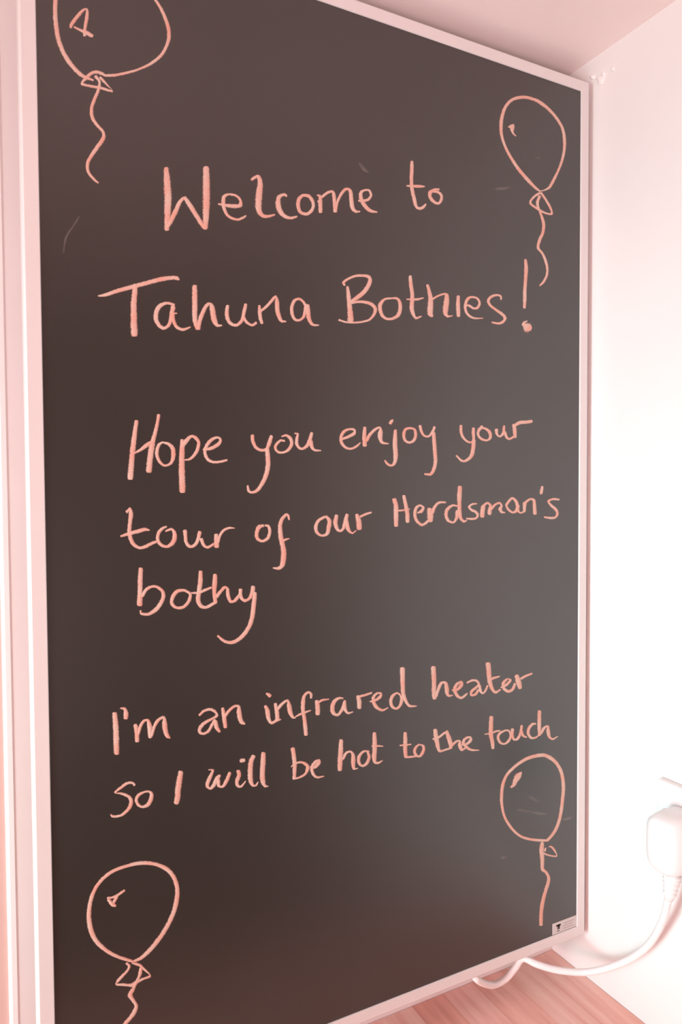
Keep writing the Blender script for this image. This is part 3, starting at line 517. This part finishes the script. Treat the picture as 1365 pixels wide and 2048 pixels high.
    ('h', '10327,5334,-53,9 10323,5153,-55,9 10324,4971,-53,8 10332,4787,-45,6/10377,4820,34,-21 10469,4927,27,-24 10576,4951,-21,-20 10589,4847,-53,2 10630,4697,-37,-10 10738,4628,2,-23 10887,4664,7,-10'),
  ]),
]
CHALK_DRAWINGS = {
  'tl': [
    ('outline', '835,17001,5,15 679,17026,14,27 557,17106,22,26 452,17222,26,24 372,17358,27,19 314,17532,30,15 288,17745,31,13 281,17932,30,9 289,18091,31,6 311,18224,28,-2 397,18424,19,-14 676,18703,9,-24 1070,18896,-3,-28 1473,18898,-12,-25 1736,18734,-17,-19 1852,18569,-18,-16 1935,18461,-21,-17 2010,18315,-26,-17 2060,18161,-29,-13 2063,18010,-29,-5 2021,17863,-23,4 1925,17685,-19,12 1753,17504,-11,16 1550,17359,-6,15 1384,17266,-5,18 1188,17174,-3,20 1026,17124,-1,19'),
    ('knot', '1026,17124,9,20 947,17144,9,25 884,17144,-1,24 805,17099,-12,17 710,16985,-17,12 665,16902,-21,-19 771,16896,-4,-20 960,16907,-5,-22 1127,16904,11,-13 1040,16989,11,12 946,17071,15,18'),
    ('string', '876,17072,-21,-19 932,16994,-18,-7 907,16848,-22,1 836,16669,-23,3 800,16521,-25,-5 821,16387,-23,-15 898,16289,-18,-18 976,16213,-19,-12 974,16108,-27,6 870,15934,-24,12 777,15775,-23,9 726,15648,-24,-1 740,15524,-19,-12 817,15434,-14,-15 888,15383,-8,-10'),
    ('highlight', '507,17729,15,0 523,17790,22,-7 602,17924,20,-11 696,18056,13,-14 755,18090,-12,-14 757,17994,-25,-5 723,17792,-23,-4 713,17661,-20,-4/560,17758,-6,-13 660,17734,-9,-21 753,17720,-14,-33 830,17694,-14,-27'),
  ],
  'tr': [
    ('outline', '10288,16999,13,15 10138,17059,27,27 9927,17186,36,31 9677,17358,36,28 9471,17551,35,23 9309,17750,33,18 9208,17961,37,14 9183,18187,46,9 9227,18429,43,1 9327,18638,35,-10 9508,18814,19,-23 9775,18926,3,-34 10004,18958,-12,-33 10279,18938,-25,-36 10580,18826,-30,-30 10799,18684,-34,-25 10955,18509,-40,-19 11012,18278,-47,-12 11002,18031,-42,-5 10926,17771,-36,1 10806,17519,-32,4 10675,17298,-37,7 10567,17140,-28,15 10416,17047,-7,12 10266,16995,-4,12'),
    ('knot', '10293,16964,-17,18 10134,16863,-23,13 10008,16697,-34,-11 10199,16611,-20,-25 10424,16553,-10,-22 10636,16566,26,-15 10586,16703,33,16 10455,16849,28,18 10325,16970,27,18'),
    ('string', '10278,16889,-40,3 10214,16734,-42,-6 10263,16598,-30,-13 10360,16422,-37,-15 10400,16283,-45,-9 10378,16110,-41,2 10282,15926,-43,3 10241,15750,-38,-12 10364,15648,-28,-16 10462,15492,-37,-14 10512,15328,-36,-7 10496,15180,-34,3 10399,15021,-29,11 10287,14922,-16,10'),
    ('highlight', '9384,18194,7,-13 9469,18237,18,-24 9530,18282,11,-10/9526,18265,-28,3 9490,18194,-57,-8 9506,18105,-24,-14 9592,18053,-12,-11'),
  ],
  'br': [
    ('outline', '10576,2289,31,-29 10727,2383,38,-31 10845,2498,43,-26 10946,2682,46,-20 11013,2927,51,-17 11046,3154,51,-14 11071,3409,55,-11 11043,3673,52,-3 10956,3897,45,8 10802,4093,38,21 10616,4230,25,33 10432,4307,3,41 10185,4326,-11,40 9958,4311,-21,38 9718,4242,-25,32 9513,4144,-29,28 9357,4025,-34,22 9264,3846,-44,17 9233,3655,-45,11 9237,3433,-40,5 9297,3173,-34,-1 9422,2947,-33,-9 9596,2733,-25,-14 9804,2560,-16,-21 10047,2446,-8,-27 10293,2363,-3,-31 10576,2289,-1,-26'),
    ('knot', '10426,2268,-50,16 10406,2135,-70,20 10407,2027,-60,15/10407,2058,-12,-18 10608,1939,-6,-18 10862,1856,15,-21 10810,1990,25,4 10708,2108,18,15 10627,2135,2,12/10526,2121,-26,11 10507,2056,-20,8'),
    ('string', '10407,2058,-69,11 10427,1914,-60,12 10428,1760,-54,12 10439,1649,-45,-6 10549,1544,-35,-11 10621,1417,-44,5 10611,1295,-51,22 10531,1115,-48,24 10452,905,-55,24 10403,655,-54,19 10395,364,-54,17'),
    ('highlight', '9799,4027,-18,16 9703,3958,-71,54 9624,3874,-64,38 9577,3784,-40,29 9498,3750,-20,23'),
  ],
  'bl': [
    ('outline', '1215,2420,1,-18 1275,2405,7,-21 1422,2438,18,-29 1623,2594,27,-31 1802,2798,30,-28 1932,3020,33,-23 1999,3235,38,-18 2019,3438,36,-6 1966,3660,32,8 1841,3847,21,24 1642,3988,7,28 1396,4067,-2,31 1154,4073,-7,26 916,4034,-13,27 727,3910,-19,22 608,3719,-26,17 554,3464,-32,12 566,3214,-36,2 643,2968,-29,-12 802,2745,-19,-20 989,2574,-11,-22 1227,2416,-8,-22'),
    ('knot', '1141,2411,-17,-10 1184,2344,-22,4 1154,2277,-15,15 1081,2218,-16,20 1001,2153,-17,19 971,2102,-11,-11 1078,2059,-2,-22 1172,2017,-1,-22 1237,1999,12,-36 1310,2028,13,-27 1414,2047,7,-20 1529,2056,14,-17 1497,2128,11,6 1431,2211,13,10 1373,2291,12,15 1300,2345,7,20 1228,2383,2,10'),
    ('string', '1380,2250,-22,11 1364,2163,-28,16 1341,2102,-20,16 1266,1966,-20,17 1236,1915,-26,22 1191,1838,-40,12 1240,1730,-25,-7 1290,1621,-29,7 1259,1524,-30,25 1200,1453,-23,27 1126,1395,-21,28 1068,1348,-21,28 995,1298,-17,25'),
    ('highlight', '851,3608,4,-18 980,3605,8,-20 1124,3666,10,-20/1004,3599,-21,18 943,3503,-20,18/862,3588,-18,-11 931,3481,-22,-20 978,3443,-9,-15'),
  ],
  'smudge': [
    ('mark', '9642,3197,2,-13 9738,3187,-2,-25 9866,3139,-5,-24 10060,3075,-4,-18 10290,2988,-6,-30 10556,2910,-2,-19'),
    ('mark', '9994,3424,-4,-18 10092,3391,-17,-25 10206,3304,-16,-26 10322,3267,-3,-18'),
    ('mark', '11049,2666,9,-34 11170,2658,14,-41 11327,2663,8,-21'),
    ('mark', '9212,2230,-2,-14 9287,2205,0,-37 9399,2184,2,-15'),
    ('mark', '8996,16817,0,-14 9206,16852,3,-30 9448,16930,5,-20'),
    ('mark', '10157,17701,2,-12 10220,17719,1,-20 10284,17732,0,-12'),
    ('mark', '5714,16680,-20,-16 5799,16593,-30,-30 5896,16549,-15,-20'),
    ('mark', '583,14791,-7,4 492,14625,-11,5 380,14423,-14,3 343,14187,-9,0'),
  ],
}

LINES = ['first line'] * 2 + ['second line'] * 2 + ['third line'] * 4 + ['fourth line'] * 4 + ['fifth line'] + ['sixth line'] * 4 + ['last line'] * 8
for wi, (word, letters) in enumerate(CHALK_WORDS):
    first = [int(a) for a in letters[0][1].split(' ')[0].split(',')]
    w = empty('chalk_word', (first[0] * U, PY, first[1] * U), heater, label='pink chalk handwriting, word %d of the %s' % (1 + wi - LINES.index(LINES[wi]), LINES[wi]))
    for li, (ch, data) in enumerate(letters):
        chalk_object('chalk_letter', data, w, None, -0.00002 * (li % 3))

PLACES = {'tl': 'upper left', 'tr': 'upper right', 'br': 'lower right', 'bl': 'lower left'}
for key, where in PLACES.items():
    parts = CHALK_DRAWINGS[key]
    first = [int(a) for a in parts[0][1].split(' ')[0].split(',')]
    b = empty('chalk_balloon', (first[0] * U, PY, first[1] * U), heater, label='pink chalk balloon with string in the %s corner' % where)
    for i, (nm, data) in enumerate(parts):
        chalk_object('balloon_' + nm, data, b, None, -0.00003 * i)
for nm, data in CHALK_DRAWINGS['smudge']:
    chalk_object('chalk_smudge', data, heater, M_SMUDGE, 0.0002)

# small rating label stuck in the lower right corner of the panel
LX0, LX1, LZ0, LZ1 = 0.5373, 0.575, 0.0006, 0.0138
lab = box('rating_label', LX0, LX1, 0.0000, 0.0006, LZ0, LZ1, M_STICKER, heater, label='small white rating label in the lower right corner of the panel')
def lb(x0, x1, z0, z1, mat=M_INK):
    W_, H_ = LX1 - LX0, LZ1 - LZ0
    box('label_print', LX0 + W_ * x0, LX0 + W_ * x1, -0.0001, 0.0001, LZ0 + H_ * z0, LZ0 + H_ * z1, mat, lab)
lb(0.20, 0.30, 0.34, 0.74); lb(0.15, 0.34, 0.62, 0.78); lb(0.19, 0.28, 0.16, 0.24)
lb(0.46, 0.90, 0.66, 0.74, M_INK2); lb(0.42, 0.84, 0.44, 0.51, M_INK2); lb(0.44, 0.88, 0.22, 0.28, M_INK2)

# ------------------------------------------------------------------ socket, plug and cord on the right wall
socket = empty('wall_socket', (XR, -0.156, 0.172), label='white wall socket plate at the right edge, behind the plug', category='socket')
box('face_plate', XR - 0.009, XR + 0.001, -0.2163, -0.1003, 0.1400, 0.2130, M_PLASTIC, socket, 0.0022)
bm = bmesh.new(); add_box(bm, XR - 0.0115, XR - 0.008, -0.1135, -0.1095, 0.1770, 0.1850, 0.0008)
link('rocker_switch', bm, M_PLASTIC, socket)

cord = empty('power_cord', (XR - 0.045, -0.136, 0.168), label='white plug and round power cord hanging from the wall socket to the heater', category='cord')
# plug body: rounded lozenge lofted from the face plate outwards
def plug_body():
    bm = bmesh.new(); rings = []
    yc, zc = -0.1385, 0.1670
    for d, sy, sz in ((0.0085, 0.0210, 0.0275), (0.014, 0.0215, 0.0285), (0.030, 0.0210, 0.0290), (0.040, 0.0195, 0.0285), (0.049, 0.0180, 0.0272), (0.053, 0.0140, 0.0235), (0.0545, 0.0080, 0.0150)):
        ring = []
        for k in range(40):
            a = 2 * math.pi * k / 40
            ca, sa = math.cos(a), math.sin(a)
            e = 0.55
            ring.append(bm.verts.new((XR - d, yc + sy * math.copysign(abs(ca) ** e, ca), zc + sz * math.copysign(abs(sa) ** e, sa))))
        rings.append(ring)
    for A, B in zip(rings, rings[1:]):
        for k in range(40): bm.faces.new((A[k], A[(k + 1) % 40], B[(k + 1) % 40], B[k]))
    bm.faces.new(rings[0]); bm.faces.new(rings[-1])
    return bm
pb = link('plug', plug_body(), M_PLASTIC, cord, smooth=True)
PX = 0.562
# strain relief sleeve with its raised rings, then the cord
SR = [(0.563, -0.1381, 0.1344), (0.563, -0.1366, 0.1224), (0.565, -0.1329, 0.1062)]
def srr(t): return 0.0085 - 0.0038 * t
tube('strain_relief', SR, srr, M_PLASTIC, cord)
RP = catmull([list(p) for p in SR], 8)
for i in range(5):
    t = 0.12 + i * 0.18
    j = t * (len(RP) - 1); a = Vector(RP[int(j)]); bb = Vector(RP[min(int(j) + 1, len(RP) - 1)])
    d = (bb - a).normalized()
    r = srr(t) + 0.0012
    tube('relief_ring', [a - d * 0.0012, a, a + d * 0.0012], lambda s, r=r: r - 0.0006 * abs(2 * s - 1), M_PLASTIC, cord, sides=18, sub=3)
CB = [(0.565, -0.1323, 0.1054), (0.572, -0.1195, 0.072), (0.578, -0.0967, 0.0315), (0.572, -0.0694, -0.0011), (0.555, -0.0393, -0.0243), (0.53, -0.0188, -0.0272), (0.51, -0.0041, -0.0228), (0.5001, 0.008, -0.02), (0.496, 0.016, -0.0341), (0.4829, 0.018, -0.0447), (0.4638, 0.016, -0.0441), (0.4433, 0.01, -0.0312), (0.4297, 0.006, -0.0179), (0.4402, 0.024, -0.0211)]
tube('cable', CB, 0.0037, M_CABLE, cord, sides=16, sub=10)

# blobs of white filler where the frame corner meets the right wall
fil = empty('filler_patch', (XR, -0.02, 0.98), label='small white filler dabs on the right wall beside the top corner of the frame', category='filler')
for (yy, zz, ry, rz) in [(0.0015, 0.9959, 0.004, 0.003), (-0.0104, 0.9865, 0.0055, 0.006), (-0.0154, 0.9895, 0.003, 0.005), (-0.0282, 0.9895, 0.0025, 0.0028)]:
    bm = bmesh.new()
    bmesh.ops.create_icosphere(bm, subdivisions=3, radius=1.0)
    for v in bm.verts:
        v.co = Vector((XR + v.co.x * 0.0022, yy + v.co.y * ry * (1 + 0.25 * math.sin(5 * v.co.z)), zz + v.co.z * rz + v.co.y * ry * 0.5))
    link('filler_dab', bm, M_TRIM, fil, smooth=True)
